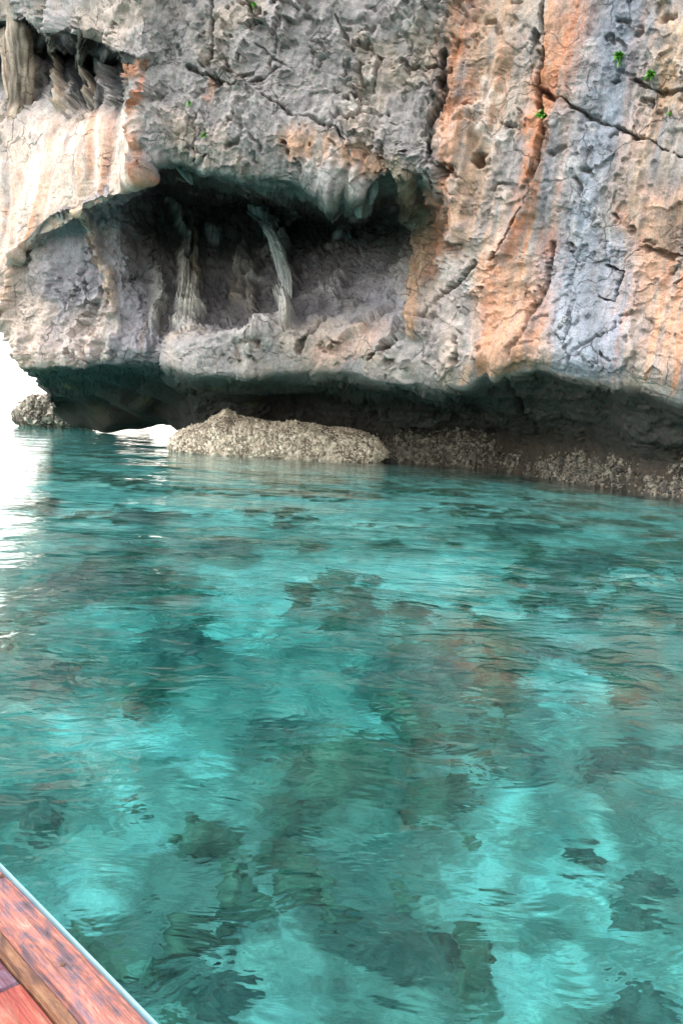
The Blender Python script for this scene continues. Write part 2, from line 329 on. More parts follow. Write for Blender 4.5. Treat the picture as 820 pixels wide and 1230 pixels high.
# ------------------------------------------------------------------ the limestone cliff: a loft through surveyed contour lines
# each contour: keys (x, y, depth) read along the cliff; depth = metres in front of the viewer
FACE = [(-400, 44), (-150, 37), (0, 31), (40, 29.4), (80, 27.9), (120, 26.5), (155, 25.3), (172, 24.5), (250, 24.1), (350, 23.6), (450, 23.1), (520, 22.7), (600, 21.9), (700, 20.6), (820, 19.0), (1100, 16.2), (1500, 12.5)]
fx, fd = zip(*FACE)
def face(x): return pchip(fx, fd, x)
def contour(ykeys, dkeys=None, off=None):
    yx, yv = zip(*ykeys)
    def fn(x):
        y = pchip(yx, yv, x)
        if dkeys is not None: a, b = zip(*dkeys); D = pchip(a, b, x)
        else: D = face(x)
        if off is not None: a, b = zip(*off); D = D + pchip(a, b, x)
        return y, D
    return fn
C = [
 (contour([(-400, -1500), (1500, -1500)], off=[(-400, 3), (1500, 3)]), -260),
 (contour([(-400, -420), (1500, -420)], off=[(-400, .6), (1500, .6)]), -220),
 (contour([(-400, -60), (1500, -60)], off=[(-400, 0), (70, -.9), (160, -.9), (230, -.1), (1500, 0)]), -170),
 (contour([(-400, 25), (0, 28), (40, 24), (80, 38), (110, 46), (140, 58), (165, 68), (185, 62), (215, 55), (300, 50), (1500, 50)], off=[(-400, 0), (0, -.2), (60, -.5), (90, -1.3), (150, -1.2), (175, -.6), (215, 0), (1500, 0)]), -150),
 (contour([(-400, 60), (0, 62), (40, 64), (80, 62), (110, 70), (140, 78), (160, 80), (185, 80), (300, 82), (1500, 82)], off=[(-400, 1.5), (0, 3.2), (60, 4.0), (120, 3.4), (145, 2.0), (160, .5), (172, 0), (1500, 0)]), -140),
 (contour([(-400, 140), (0, 150), (20, 140), (40, 122), (80, 112), (110, 115), (140, 122), (160, 118), (185, 112), (1500, 115)], off=[(-400, .6), (0, 2.0), (60, 2.2), (120, 1.9), (150, .9), (165, .1), (172, 0), (1500, 0)]), -110),
 (contour([(-400, 260), (0, 250), (40, 220), (100, 190), (150, 172), (172, 165), (200, 158), (350, 165), (500, 170), (600, 200), (1500, 200)], off=[(-400, 0), (100, 0), (172, -.1), (350, -.25), (480, -.3), (600, -.1), (1500, 0)]), -70),
 # brow of the cave
 (contour([(-60, 335), (0, 322), (35, 285), (60, 272), (100, 250), (140, 233), (172, 210), (186, 192), (200, 188), (250, 198), (300, 206), (350, 213), (400, 230), (430, 230), (460, 214), (500, 212), (530, 235), (560, 280), (600, 285), (1500, 285)], off=[(-60, 0), (0, -.15), (100, -.1), (172, .1), (250, .3), (350, .2), (450, .2), (560, .1), (1500, 0)]), -10),
 # back of the cave ceiling
 (contour([(-60, 345), (0, 334), (35, 296), (60, 284), (100, 264), (140, 250), (172, 238), (200, 232), (250, 238), (300, 244), (350, 256), (400, 268), (430, 272), (460, 268), (500, 268), (530, 276), (560, 300), (600, 305), (1500, 305)],
   [(-60, 33.2), (0, 31.3), (35, 30.4), (60, 29.9), (100, 28.8), (140, 29), (172, 30.8), (200, 32.4), (250, 33), (300, 32.8), (350, 32.4), (400, 31.2), (450, 29.4), (490, 27), (520, 24.4), (560, 22.7), (600, 22), (700, 20.7), (820, 19.1), (1100, 16.2), (1500, 12.5)]), -2),
 # foot of the cave wall
 (contour([(-60, 405), (0, 392), (35, 380), (100, 372), (140, 378), (200, 388), (250, 388), (280, 384), (300, 376), (350, 362), (400, 345), (450, 335), (500, 335), (560, 350), (620, 362), (1500, 372)],
   [(-60, 33.4), (0, 31.5), (35, 30.7), (100, 29.6), (140, 29.2), (200, 29.6), (250, 29.8), (300, 29.2), (350, 28.4), (400, 27.8), (450, 26.8), (500, 24.9), (560, 22.9), (620, 21.9), (700, 20.8), (820, 19.2), (1100, 16.4), (1500, 12.7)]), 15),
 # shelf edge
 (contour([(-60, 424), (0, 420), (35, 424), (100, 424), (140, 415), (195, 415), (212, 418), (250, 408), (280, 402), (330, 402), (400, 408), (460, 414), (520, 422), (600, 420), (700, 428), (820, 440), (1500, 460)],
   [(-60, 33.2), (0, 31.3), (35, 30.2), (100, 29.2), (140, 28.8), (195, 28.6), (212, 26.2), (250, 25.4), (300, 25.3), (350, 25.4), (400, 25.1), (460, 24.3), (520, 23.2), (600, 21.8), (700, 20.6), (820, 19.1), (1100, 16.3), (1500, 12.6)]), 22),
 # lip of the tide notch
 (contour([(-60, 436), (10, 434), (35, 440), (60, 441), (100, 440), (140, 433), (170, 426), (195, 428), (208, 434), (235, 446), (290, 448), (330, 443), (395, 444), (452, 455), (500, 458), (555, 461), (592, 444), (646, 446), (712, 455), (770, 460), (820, 474), (1500, 500)],
   [(-60, 33.4), (10, 31.3), (35, 30.4), (100, 29.6), (140, 29.2), (195, 29), (208, 26.5), (240, 25.7), (300, 25.5), (350, 25.6), (400, 25.3), (460, 24.6), (520, 23.7), (600, 22.2), (700, 20.9), (820, 19.4), (1100, 16.6), (1500, 12.9)]), 27),
 # back of the notch ceiling
 (contour([(-60, 448), (20, 450), (60, 458), (100, 460), (140, 458), (195, 462), (235, 474), (280, 482), (350, 487), (400, 489), (460, 496), (520, 502), (560, 502), (600, 497), (640, 495), (700, 502), (820, 518), (1500, 560)],
   [(-60, 36), (20, 36), (60, 40), (100, 41), (140, 39), (195, 36), (235, 33.5), (280, 32), (350, 31.4), (400, 31), (460, 30.4), (520, 29.4), (560, 28.2), (600, 26), (640, 24.6), (700, 22.6), (820, 20.6), (1100, 17.6), (1500, 13.8)]), 56),
 # back wall of the notch; left of the oyster ledge it hangs clear of the sea as an arch
 (contour([(-60, 470), (20, 474), (60, 492), (100, 511), (125, 510), (150, 510), (170, 513), (195, 511), (212, 514), (225, 521), (238, 533), (280, 532), (350, 532), (460, 533), (520, 533), (600, 537), (700, 547), (820, 565), (1500, 640)],
   [(-60, 44), (20, 46), (60, 48), (100, 48), (140, 47), (180, 46), (205, 44), (220, 41), (238, 36), (280, 33.4), (350, 32.4), (460, 31), (520, 30.6), (600, 29), (640, 27), (700, 24), (820, 21.2), (1100, 18), (1500, 14)]), 66),
 (contour([(-60, 470), (20, 474), (60, 490), (100, 490), (140, 488), (180, 490), (205, 498), (225, 522), (238, 541), (280, 549), (350, 551), (460, 552), (520, 555), (600, 564), (640, 571), (700, 581), (820, 596), (1500, 680)],
   [(-60, 54), (20, 54), (60, 54), (140, 53), (180, 52), (205, 49), (225, 43), (238, 36.5), (280, 33.3), (350, 32.2), (460, 30.9), (520, 30.4), (600, 28.8), (640, 26.6), (700, 23.7), (820, 20.9), (1100, 17.8), (1500, 14)]), 70),
 (contour([(-60, 450), (20, 450), (100, 450), (180, 455), (205, 480), (225, 550), (238, 610), (280, 620), (460, 630), (600, 660), (700, 690), (820, 740), (1500, 900)],
   [(-60, 62), (100, 62), (180, 60), (205, 54), (225, 45), (238, 37), (280, 33.5), (350, 32.4), (460, 31), (520, 30.6), (600, 29), (640, 27), (700, 24), (820, 21.3), (1100, 18), (1500, 14.4)]), 74),
]
# columns: dense across the view, coarser beyond, then the shoulder that turns away at the left
ucol = np.concatenate([np.arange(0, 840, 1.25), np.linspace(842, 1500, 170)])
LX = 140.0
rowy, rowd, rowx = [], [], []
for fn, xl in C:
    x = np.where(ucol < LX, xl + ucol / LX * (LX - xl), ucol)
    y, D = fn(x); rowx.append(x); rowy.append(y); rowd.append(D)
rowx, rowy, rowd = map(np.array, (rowx, rowy, rowd))
ctrl = at(rowx, rowy, rowd)                               # (rows, cols, 3)
seg = [22, 46, 60, 46, 46, 56, 70, 54, 86, 56, 34, 56, 54, 34, 24]
def hermite_rows(Cp, seg):
    # monotone cubic through each column, per coordinate
    n = len(Cp); d = np.diff(Cp, axis=0); m = np.zeros_like(Cp)
    m[0], m[-1] = d[0], d[-1]
    a, b = d[:-1], d[1:]; ok = a * b > 0
    m[1:-1] = np.where(ok, 2 * a * b / np.where(ok, a + b, 1), 0)
    out = []
    for k in range(n - 1):
        t = np.arange(seg[k]) / seg[k]
        if k == n - 2: t = np.linspace(0, 1, seg[k])
        t = t[:, None, None]
        out.append((1 + 2 * t) * (1 - t) ** 2 * Cp[k] + t * (1 - t) ** 2 * m[k] + t * t * (3 - 2 * t) * Cp[k + 1] + t * t * (t - 1) * m[k + 1])
    return np.concatenate(out)
P = hermite_rows(ctrl, seg)
XY = hermite_rows(np.stack([rowx, rowy, rowd], -1), seg)   # survey coordinates, carried along for stains and joints
rowid = np.concatenate([k + np.arange(s) / s for k, s in enumerate(seg)])
# shoulder: continue behind the left silhouette
nb = 40
e0 = P[:, 0]; hdir = e0[:, :2] / np.linalg.norm(e0[:, :2], axis=1, keepdims=True)
ca, sa = math.cos(-0.30), math.sin(-0.30)
bd = np.stack([hdir[:, 0] * ca - hdir[:, 1] * sa, hdir[:, 0] * sa + hdir[:, 1] * ca, np.zeros(len(e0))], 1)
kk = (np.linspace(1, 0, nb, endpoint=False) ** 1.5 * 26)
back = e0[:, None] + bd[:, None] * kk[None, :, None] + np.stack([-hdir[:, 1], hdir[:, 0], 0 * hdir[:, 0]], 1)[:, None] * (1.2 * np.sin(np.clip(kk / 5, 0, math.pi / 2)) * 0.0)[None, :, None]
P = np.concatenate([back, P], 1)
XY = np.concatenate([np.repeat(XY[:, :1], nb, 1) - np.stack([kk * 12, 0 * kk, -kk], 1)[None], XY], 1)
NR, NC = P.shape[:2]
nrm = grid_normals(P)
tocam = np.array([0, 0, CAMH]) - P
flip = np.sign((nrm * tocam).sum(-1)[:, nb + 200:nb + 500].mean()); nrm *= flip
Pf = P.reshape(-1, 3); X = XY[..., 0].ravel(); Y = XY[..., 1].ravel(); RW = np.repeat(rowid, NC)
w1 = fbm(Pf * 0.55 + 1.7, 4); w2 = fbm(Pf * 0.55 + 31.7, 4); w3 = fbm(Pf * 2.2 + 4.1, 3); w4 = fbm(Pf * 2.2 + 44.1, 3)
Xw = X + 9 * w1 + 4 * w3; Yw = Y + 9 * w2 + 4 * w4
w5 = fbm(Pf * 7 + 3.3, 2); w6 = fbm(Pf * 7 + 23.3, 2)
Xc = X + 4.5 * w3 + 4 * w1 + 1.6 * w5; Yc = Y + 4.5 * w4 + 4 * w2 + 1.6 * w6
def polydist(pts, x, y):
    best = np.full(len(x), 1e9)
    for (ax, ay), (bx_, by_) in zip(pts[:-1], pts[1:]):
        vx, vy = bx_ - ax, by_ - ay
        t = np.clip(((x - ax) * vx + (y - ay) * vy) / (vx * vx + vy * vy), 0, 1)
        best = np.minimum(best, np.hypot(x - ax - t * vx, y - ay - t * vy))
    return best
def stroke(pts, w, soft=0.5, warp=True):
    d = polydist(pts, Xw if warp else Xc, Yw if warp else Yc)
    t = np.clip((w * (1 + soft) - d) / (2 * w * soft), 0, 1); return t * t * (3 - 2 * t)
def blob(cx, cy, rx, ry, soft=0.5):
    return smooth(1 + soft, 1 - soft, np.hypot((Xw - cx) / rx, (Yw - cy) / ry))
front = RW < 11.0                                         # above the tide notch
# ---- relief
big = fbm(Pf * 0.22 + 5, 3)
mid = fbm(Pf * np.array([0.8, 0.8, 0.6]) + 9, 5, 0.55)
f1, edge, cid, tilt = worley(Pf * np.array([0.62, 0.62, 0.42]) + 0.35 * np.stack([w3, w4, w3], 1), 1)
f1b, edgeb, cidb, tiltb = worley(Pf * 2.4 + 0.3 * np.stack([w3, w4, w3], 1), 2)
f1c, edgec, cidc, tiltc = worley(Pf * np.array([5.2, 5.2, 4.0]) + 0.4 * np.stack([w5, w6, w5], 1), 3)
leftface = smooth(176, 160, Xw) * smooth(5.0, 5.6, RW) * (RW < 7.2)
fine = fbm(Pf * 4.5 + 2, 3, 0.6)
rdg = 0.5 - np.abs(perlin(Pf * np.array([1.3, 1.3, .9]) + .4 * np.stack([w3, w4, w1], 1) + 61)) * 1.6; rdg2 = 0.5 - np.abs(perlin(Pf * 3.4 + .3 * np.stack([w4, w3, w2], 1) + 81)) * 1.6
lean = X + 0.2 * Y
flute = perlin(np.stack([lean / 9, Y / 160, 0 * X], 1) + 3) + 0.6 * perlin(np.stack([lean / 4, Y / 110, 0 * X], 1) + 8)
hmask = smooth(-40, 0, Y) * 0 + 1
rgt0 = smooth(520, 600, X)
disp = 0.40 * big + 0.05 * mid * (1 - 0.6 * leftface) + ((0.17 * (cid - 0.5) * smooth(0, 0.10, edge) + 0.62 * tilt + 0.05 * (cidb - 0.5) * smooth(0, 0.05, edgeb) + 0.07 * tiltb + 0.028 * (cidc - .5) * smooth(0, .06, edgec) + .045 * tiltc) * (1 - 0.85 * leftface) + 0.014 * fine + (0.03 * rdg + 0.012 * rdg2) * (1 - 0.6 * leftface)) * (1 - .5 * rgt0)
disp += 0.10 * flute * (0.5 + 0.5 * leftface) * (RW > 3.9) * smooth(7.1, 6.8, RW)
pits = smooth(.55, .95, fbm(Pf * np.array([3.2, 3.2, 4.2]) + 91, 3, .6)) * smooth(-.2, .5, w2)
disp -= 0.075 * pits * (1 - .5 * rgt0) * (1 - leftface) * front
lipm = np.maximum(np.exp(-((RW - 11) / .55) ** 2), .8 * np.exp(-((RW - 7) / .3) ** 2)) * (1 - leftface)
disp = .40 * big + (disp - .40 * big) * (1 - .6 * lipm)
CRACKS = [
 ([(655, -40), (653, 60), (648, 100), (650, 110)], 2.4, .45), ([(650, 106), (690, 130), (720, 145), (760, 160), (795, 176), (840, 200)], 2.2, .42),
 ([(650, 110), (648, 160), (640, 200), (622, 240), (600, 290), (588, 312)], 2.8, .4), ([(255, -20), (258, 70)], 2.2, .35),
 ([(226, 84), (260, 97), (290, 106), (312, 103), (334, 84)], 3.0, .45), ([(318, 120), (350, 140), (390, 155), (414, 168)], 2.5, .4),
 ([(572, 320), (545, 350), (510, 380), (470, 405), (440, 432)], 2.6, .55), ([(657, 288), (650, 340), (630, 390), (612, 424)], 2.6, .35),
 ([(308, 60), (340, 76), (352, 92)], 2.2, .3), ([(534, 60), (532, 110), (516, 150), (510, 195)], 5, .5), ([(345, 30), (330, 60), (325, 85)], 2, .3),
 ([(547, 405), (545, 440)], 2, .3), ([(725, 318), (745, 324), (735, 360), (715, 352)], 2.4, .35), ([(690, 420), (740, 395)], 2, .2),
 ([(608, 450), (625, 490), (648, 540)], 3, .35), ([(235, 140), (236, 188)], 2, .25), ([(400, 20), (420, 50), (412, 92)], 2, .25), ([(460, 70), (450, 110), (430, 140)], 2, .25),
 ([(360, 425), (372, 400), (392, 378), (430, 360)], 2.5, .35), ([(760, 95), (790, 112), (815, 108)], 3.5, .35), ([(775, 300), (820, 312)], 3, .3)]
crng = np.random.default_rng(21)
for k in range(95):
    if k < 62: cx0, cy0 = crng.uniform(190, 520), crng.uniform(-10, 190)
    else: cx0, cy0 = crng.uniform(520, 830), crng.uniform(-10, 430)
    an = crng.choice([.55, .4, 1.9, 2.4, -.5, 1.3]) + crng.normal() * .25; ln = crng.uniform(6, 22)
    mx, my = cx0 + ln * .5 * math.cos(an), cy0 + ln * .5 * math.sin(an)
    CRACKS.append(([(cx0, cy0), (mx + crng.normal() * 2.5, my + crng.normal() * 2.5), (cx0 + ln * math.cos(an + .3), cy0 + ln * math.sin(an + .3))], crng.uniform(1.4, 2.6), crng.uniform(.10, .26)))
crack = np.zeros(len(X))
for pts, w, dep in CRACKS:
    if len(pts) == 3 and abs(pts[0][0] - pts[-1][0]) + abs(pts[0][1] - pts[-1][1]) < 34:
        sel = np.where((np.abs(X - pts[0][0]) < 60) & (np.abs(Y - pts[0][1]) < 60))[0]
        d_ = polydist(pts, Xc[sel], Yc[sel]); crack[sel] = np.maximum(crack[sel], dep * smooth(1.8, .3, d_ / w)); continue
    m_ = stroke(pts, w * 0.8 * np.clip(.75 + .9 * w3 + .5 * w2, .12, 1.5), 0.8, False); crack = np.maximum(crack, m_ * dep)
disp -= crack * (0.75 + 0.5 * w1)
for (hx, hy, rx, ry, dep) in [(572, 190, 7, 7, .7), (640, 45, 5, 8, .4), (700, 205, 6, 5, .3), (530, 205, 9, 8, .6), (538, 300, 12, 7, .5), (800, 20, 8, 6, .3), (420, 120, 6, 4, .35), (345, 175, 5, 4, .3), (612, 150, 6, 4, .35), (560, 120, 5, 4, .3), (440, 60, 6, 4, .35), (280, 150, 4, 4, .3), (97, 343, 2.5, 9, .5), (165, 340, 10, 5, .35)]:
    disp -= dep * smooth(1.5, .5, np.hypot((Xc + 3 * w5 + 2 * w3 - hx) / rx, (Yc + 3 * w6 + 2 * w4 - hy) / ry))
RIDGES = [([(95, 255), (112, 295), (130, 335), (130, 372)], 6, .35), ([(122, 330), (118, 360), (118, 400), (108, 425)], 5, .2), ([(132, 375), (132, 425)], 7, .25), ([(50, 380), (45, 425)], 12, .2), ([(85, 380), (90, 425)], 12, .15),
 ([(168, 60), (174, 140), (170, 205)], 5, .12), ([(640, 150), (625, 220), (602, 300)], 9, .22), ([(560, 130), (545, 230), (535, 300)], 12, .25), ([(600, 60), (580, 160)], 8, .2), ([(395, 195), (402, 240)], 9, .3), ([(425, 200), (428, 250)], 8, .3),
 ([(185, 380), (190, 405)], 6, .3), ([(20, 300), (14, 400)], 6, .4), ([(630, 380), (600, 440)], 10, .2), ([(300, 405), (340, 385)], 8, .2), ([(450, 380), (490, 395)], 10, .2)]
FLOW = [([(299, 256, 3), (314, 267, 6), (328, 282, 8), (337, 304, 9), (343, 330, 7), (346, 356, 6), (344, 384, 5), (341, 396, 5)], .6, (168, 178, 176), (168, 160, 150)),
 ([(204, 250, 3), (210, 268, 4), (216, 284, 3), (222, 300, 3), (220, 316, 5), (220, 334, 9), (223, 352, 13), (225, 370, 17), (226, 384, 18)], .5, (140, 134, 126), (206, 199, 188)),
 ([(228, 280, 3), (234, 300, 3), (236, 322, 4), (240, 350, 6)], .4, (122, 112, 98), (150, 138, 120)),
 ([(292, 300, 3), (291, 316, 8), (291, 340, 9), (289, 362, 8)], .5, (120, 122, 122), (126, 116, 104)),
 ([(304, 322, 3), (306, 350, 4), (304, 372, 5)], .35, (110, 108, 104), (130, 120, 108)),
 ([(470, 190, 6), (480, 214, 8), (489, 246, 9), (498, 284, 9), (502, 320, 8), (500, 356, 8), (497, 398, 9)], .22, (140, 132, 116), (176, 138, 108)),
 ([(182, 330, 4), (186, 360, 6), (190, 396, 9)], .4, (120, 116, 114), (172, 166, 158)),
 ([(410, 330, 6), (400, 352, 9)], .3, (130, 124, 126), (140, 134, 134)),
 ([(64, 40, 3), (70, 80, 3), (74, 120, 4)], .4, (140, 128, 116), (176, 154, 132)), ([(98, 46, 2.5), (106, 80, 2.5), (114, 122, 3)], .4, (120, 112, 106), (170, 150, 132)), ([(124, 60, 2.5), (136, 88, 2.5), (146, 126, 3)], .4, (110, 106, 104), (140, 132, 126))]
flowpaint = []
for keys, h, c1, c2 in FLOW:
    ks = np.array(keys, float); best = np.full(len(X), 1e9); tt_ = np.zeros(len(X)); xq = Xc; yq = Yc
    for k in range(len(ks) - 1):
        vx, vy = ks[k + 1, :2] - ks[k, :2]; t = np.clip(((xq - ks[k, 0]) * vx + (yq - ks[k, 1]) * vy) / (vx * vx + vy * vy), 0, 1)
        r_ = np.hypot(xq - ks[k, 0] - t * vx, yq - ks[k, 1] - t * vy) / (ks[k, 2] + t * (ks[k + 1, 2] - ks[k, 2]))
        tt_ = np.where(r_ < best, (k + t) / (len(ks) - 1), tt_); best = np.minimum(best, r_)
    grv = perlin(np.stack([X / 2.6, Y / 45, 0 * X], 1) + 13)
    dome = np.sqrt(np.clip(1 - (best / 1.15) ** 2, 0, 1)) * smooth(-.02, .12, tt_)
    disp += dome * h * (1 + .35 * grv)
    flowpaint.append((smooth(1.25, .8, best) * np.clip(.75 + .6 * grv, .25, 1), tt_, c1, c2))
for pts, w, h in RIDGES: disp += h * stroke(pts, w, 0.8)
notch = smooth(10.8, 12.2, RW)
disp += notch * 0.12 * fbm(Pf * 1.1 + 3, 4, 0.5)
arch = smooth(250, 215, X) * smooth(11.3, 12.5, RW)
disp = disp * (1 - .9 * arch) + arch * (1.1 * perlin(Pf * 0.35 + 13) + .25 * perlin(Pf * .9 + 3)) * smooth(13.2, 12.6, RW)
disp *= smooth(-0.1, 0.5, RW)
P = (Pf + nrm.reshape(-1, 3) * disp[:, None]).reshape(NR, NC, 3)

# ---- colour of the stone: lichens, iron stains, algae, some painted light and shade
def srgb(r, g, b):
    c = np.array([r, g, b]) / 255.0
    return np.where(c <= 0.04045, c / 12.92, ((c + 0.055) / 1.055) ** 2.4)
GREY, WARM, PALE, ORNG, TAN, BLUE, PBLUE, BLACK, TEAL, BROWN = (srgb(140, 133, 130), srgb(156, 142, 131), srgb(192, 171, 156), srgb(184, 116, 78), srgb(180, 146, 122), srgb(118, 122, 131), srgb(156, 161, 170), srgb(36, 36, 38), srgb(92, 112, 108), srgb(72, 62, 52))
col = np.repeat(GREY[None], len(X), 0)
def lay(c, m_, a=1.0):
    global col
    m_ = np.clip(m_ * a, 0, 1)[:, None]; col = col * (1 - m_) + np.asarray(c) * m_
lay(WARM, smooth(-.2, .5, w1))
streak = perlin(np.stack([lean / 16, Y / 240, 0 * X], 1) + 21) + 0.6 * perlin(np.stack([lean / 6.5, Y / 150, 0 * X], 1) + 2)
streak2 = perlin(np.stack([lean / 22, Y / 260, 0 * X], 1) + 71) + 0.7 * perlin(np.stack([lean / 8, Y / 130, 0 * X], 1) + 52)
streak3 = perlin(np.stack([lean / 5, Y / 90, 0 * X], 1) + 33) + .7 * w3 + .4 * fine
rgt = smooth(505, 560, Xw) * front
lay(TAN, rgt * smooth(-.15, .5, streak), .75); lay(ORNG, rgt * smooth(.35, .6, streak), .6); lay(srgb(96, 92, 94), rgt * smooth(.3, .85, -streak), .6); lay(PALE, rgt * smooth(.25, .8, streak2), .5); lay(BLUE, rgt * smooth(.25, .8, -streak2), .5)
# pale face at the left with iron streaks
lay(PALE, leftface); lay(ORNG, leftface * smooth(.1, .7, streak), .7); lay(srgb(204, 190, 180), leftface * smooth(.2, .8, streak2), .8); lay(srgb(132, 122, 120), leftface * smooth(.25, .7, -streak2), .7); lay(srgb(176, 122, 88), leftface * smooth(.45, .8, streak3), .5)
# hollow above it: black algae plus painted shade of the recess, between pale drips
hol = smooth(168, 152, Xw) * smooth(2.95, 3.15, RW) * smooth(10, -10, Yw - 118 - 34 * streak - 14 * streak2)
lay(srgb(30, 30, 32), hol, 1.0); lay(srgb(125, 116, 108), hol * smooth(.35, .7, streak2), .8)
lay(srgb(70, 70, 72), stroke([(140, 70), (150, 120), (158, 190)], 14, .8) * smooth(-.1, .35, streak), .85)
# panel under the pale face
pan = smooth(205, 190, Xw) * smooth(6.9, 7.3, RW) * (RW < 11.2)
lay(srgb(140, 134, 138), pan, .9); lay(PALE, pan * smooth(70, 20, Xw), .7); lay(TAN, pan * smooth(.3, .8, streak), .6); lay(srgb(90, 90, 100), pan * smooth(.2, .8, -streak), .6)
lay(PALE, stroke([(45, 380), (40, 430)], 22), .6); lay(PALE, stroke([(100, 395), (85, 430)], 22), .5)
# cave interior: algae film plus painted recess shade, lit tone low on the wall
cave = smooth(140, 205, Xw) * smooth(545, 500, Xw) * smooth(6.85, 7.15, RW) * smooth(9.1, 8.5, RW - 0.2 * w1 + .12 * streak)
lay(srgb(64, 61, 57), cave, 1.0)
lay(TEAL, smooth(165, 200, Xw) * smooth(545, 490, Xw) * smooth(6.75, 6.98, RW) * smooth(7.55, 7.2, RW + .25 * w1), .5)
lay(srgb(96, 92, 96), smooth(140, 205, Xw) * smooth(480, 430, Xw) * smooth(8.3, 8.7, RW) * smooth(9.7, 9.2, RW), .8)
for pts, w, c, a in [
 ([(705, -20), (682, 60), (662, 112)], 22, ORNG, .85), ([(602, -20), (585, 80), (560, 190), (545, 260), (533, 300)], 24, TAN, .85), ([(560, -10), (548, 120), (525, 250), (515, 320)], 14, ORNG, .5),
 ([(640, 150), (626, 220), (602, 300), (590, 380), (580, 440)], 13, ORNG, .85), ([(657, 288), (642, 350), (612, 432)], 18, ORNG, .7), ([(620, 340), (600, 430)], 24, TAN, .7),
 ([(715, 60), (692, 160), (668, 260)], 12, srgb(206, 176, 150), .7), ([(785, 250), (775, 330), (795, 400)], 30, srgb(188, 146, 122), .8), ([(745, 240), (762, 300)], 8, ORNG, .4),
 ([(167, 66), (173, 140), (168, 212)], 4, ORNG, .8), ([(350, 170), (400, 182), (462, 196)], 14, srgb(190, 140, 105), .65), ([(258, 105), (250, 120)], 6, ORNG, .4), ([(482, 200), (492, 240), (500, 300), (498, 392)], 7, srgb(172, 138, 108), .5),
 ([(395, 424), (430, 412), (452, 396)], 14, srgb(186, 152, 136), .7), ([(800, 60), (806, 120)], 16, srgb(190, 150, 112), .6), ([(790, 0), (815, 30)], 14, srgb(215, 180, 150), .6),
 ([(95, 255), (112, 295), (130, 335), (130, 372)], 6, srgb(200, 170, 140), .85), ([(128, 380), (124, 428)], 9, srgb(190, 178, 165), .8),
 ([(748, -20), (738, 60), (716, 150), (698, 240), (690, 330), (700, 425)], 38, BLUE, 1.0), ([(735, 110), (706, 230), (690, 300)], 9, PBLUE, .4), ([(668, 330), (690, 430)], 24, PBLUE, .6), ([(742, 300), (738, 440)], 18, srgb(150, 152, 165), .7),
 ([(600, 230), (588, 300)], 8, PALE, .6), ([(560, 330), (520, 440)], 20, srgb(175, 160, 152), .6), ([(440, 330), (480, 380)], 20, srgb(150, 145, 150), .6), ([(530, 70), (514, 190)], 7, srgb(70, 66, 66), .7)]:
    lay(c, stroke(pts, w, .8) * front * ((.82 if c is BLUE else .35) + (.18 if c is BLUE else .65) * smooth(-.5, .35, streak3)), a)
for m_, tt_, c1, c2 in flowpaint:
    k = tt_[:, None]; mm = m_[:, None]; col = col * (1 - mm) + (srgb(*c1) * (1 - k) + srgb(*c2) * k) * mm
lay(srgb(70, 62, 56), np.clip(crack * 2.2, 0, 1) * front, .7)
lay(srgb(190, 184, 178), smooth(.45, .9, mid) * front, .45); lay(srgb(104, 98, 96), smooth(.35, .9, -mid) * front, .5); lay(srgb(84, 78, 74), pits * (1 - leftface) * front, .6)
# tidal zone: wet dark band, then the oyster belt
zz = Pf[:, 2]
tide = smooth(10.9, 11.35, RW + 0.10 * w1)
lay(srgb(54, 52, 48), tide, .97); lay(TEAL, tide * smooth(240, 190, X) * smooth(12.3, 11.6, RW), .35); lay(srgb(112, 100, 62), tide * smooth(.35, .8, w2) * smooth(470, 300, X), .6)  # teal: green light off the water, painted onto the arch ceiling
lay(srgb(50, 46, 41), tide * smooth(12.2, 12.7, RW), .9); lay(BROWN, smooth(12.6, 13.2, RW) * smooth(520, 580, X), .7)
cliff = link('cliff', quad_mesh('cliff', P.reshape(-1, 3), grid_quads(NR, NC), color=np.clip(col, 0, 1)), M_rock, kind='structure', label='overhanging limestone sea cliff streaked orange, grey and blue above a tide notch')

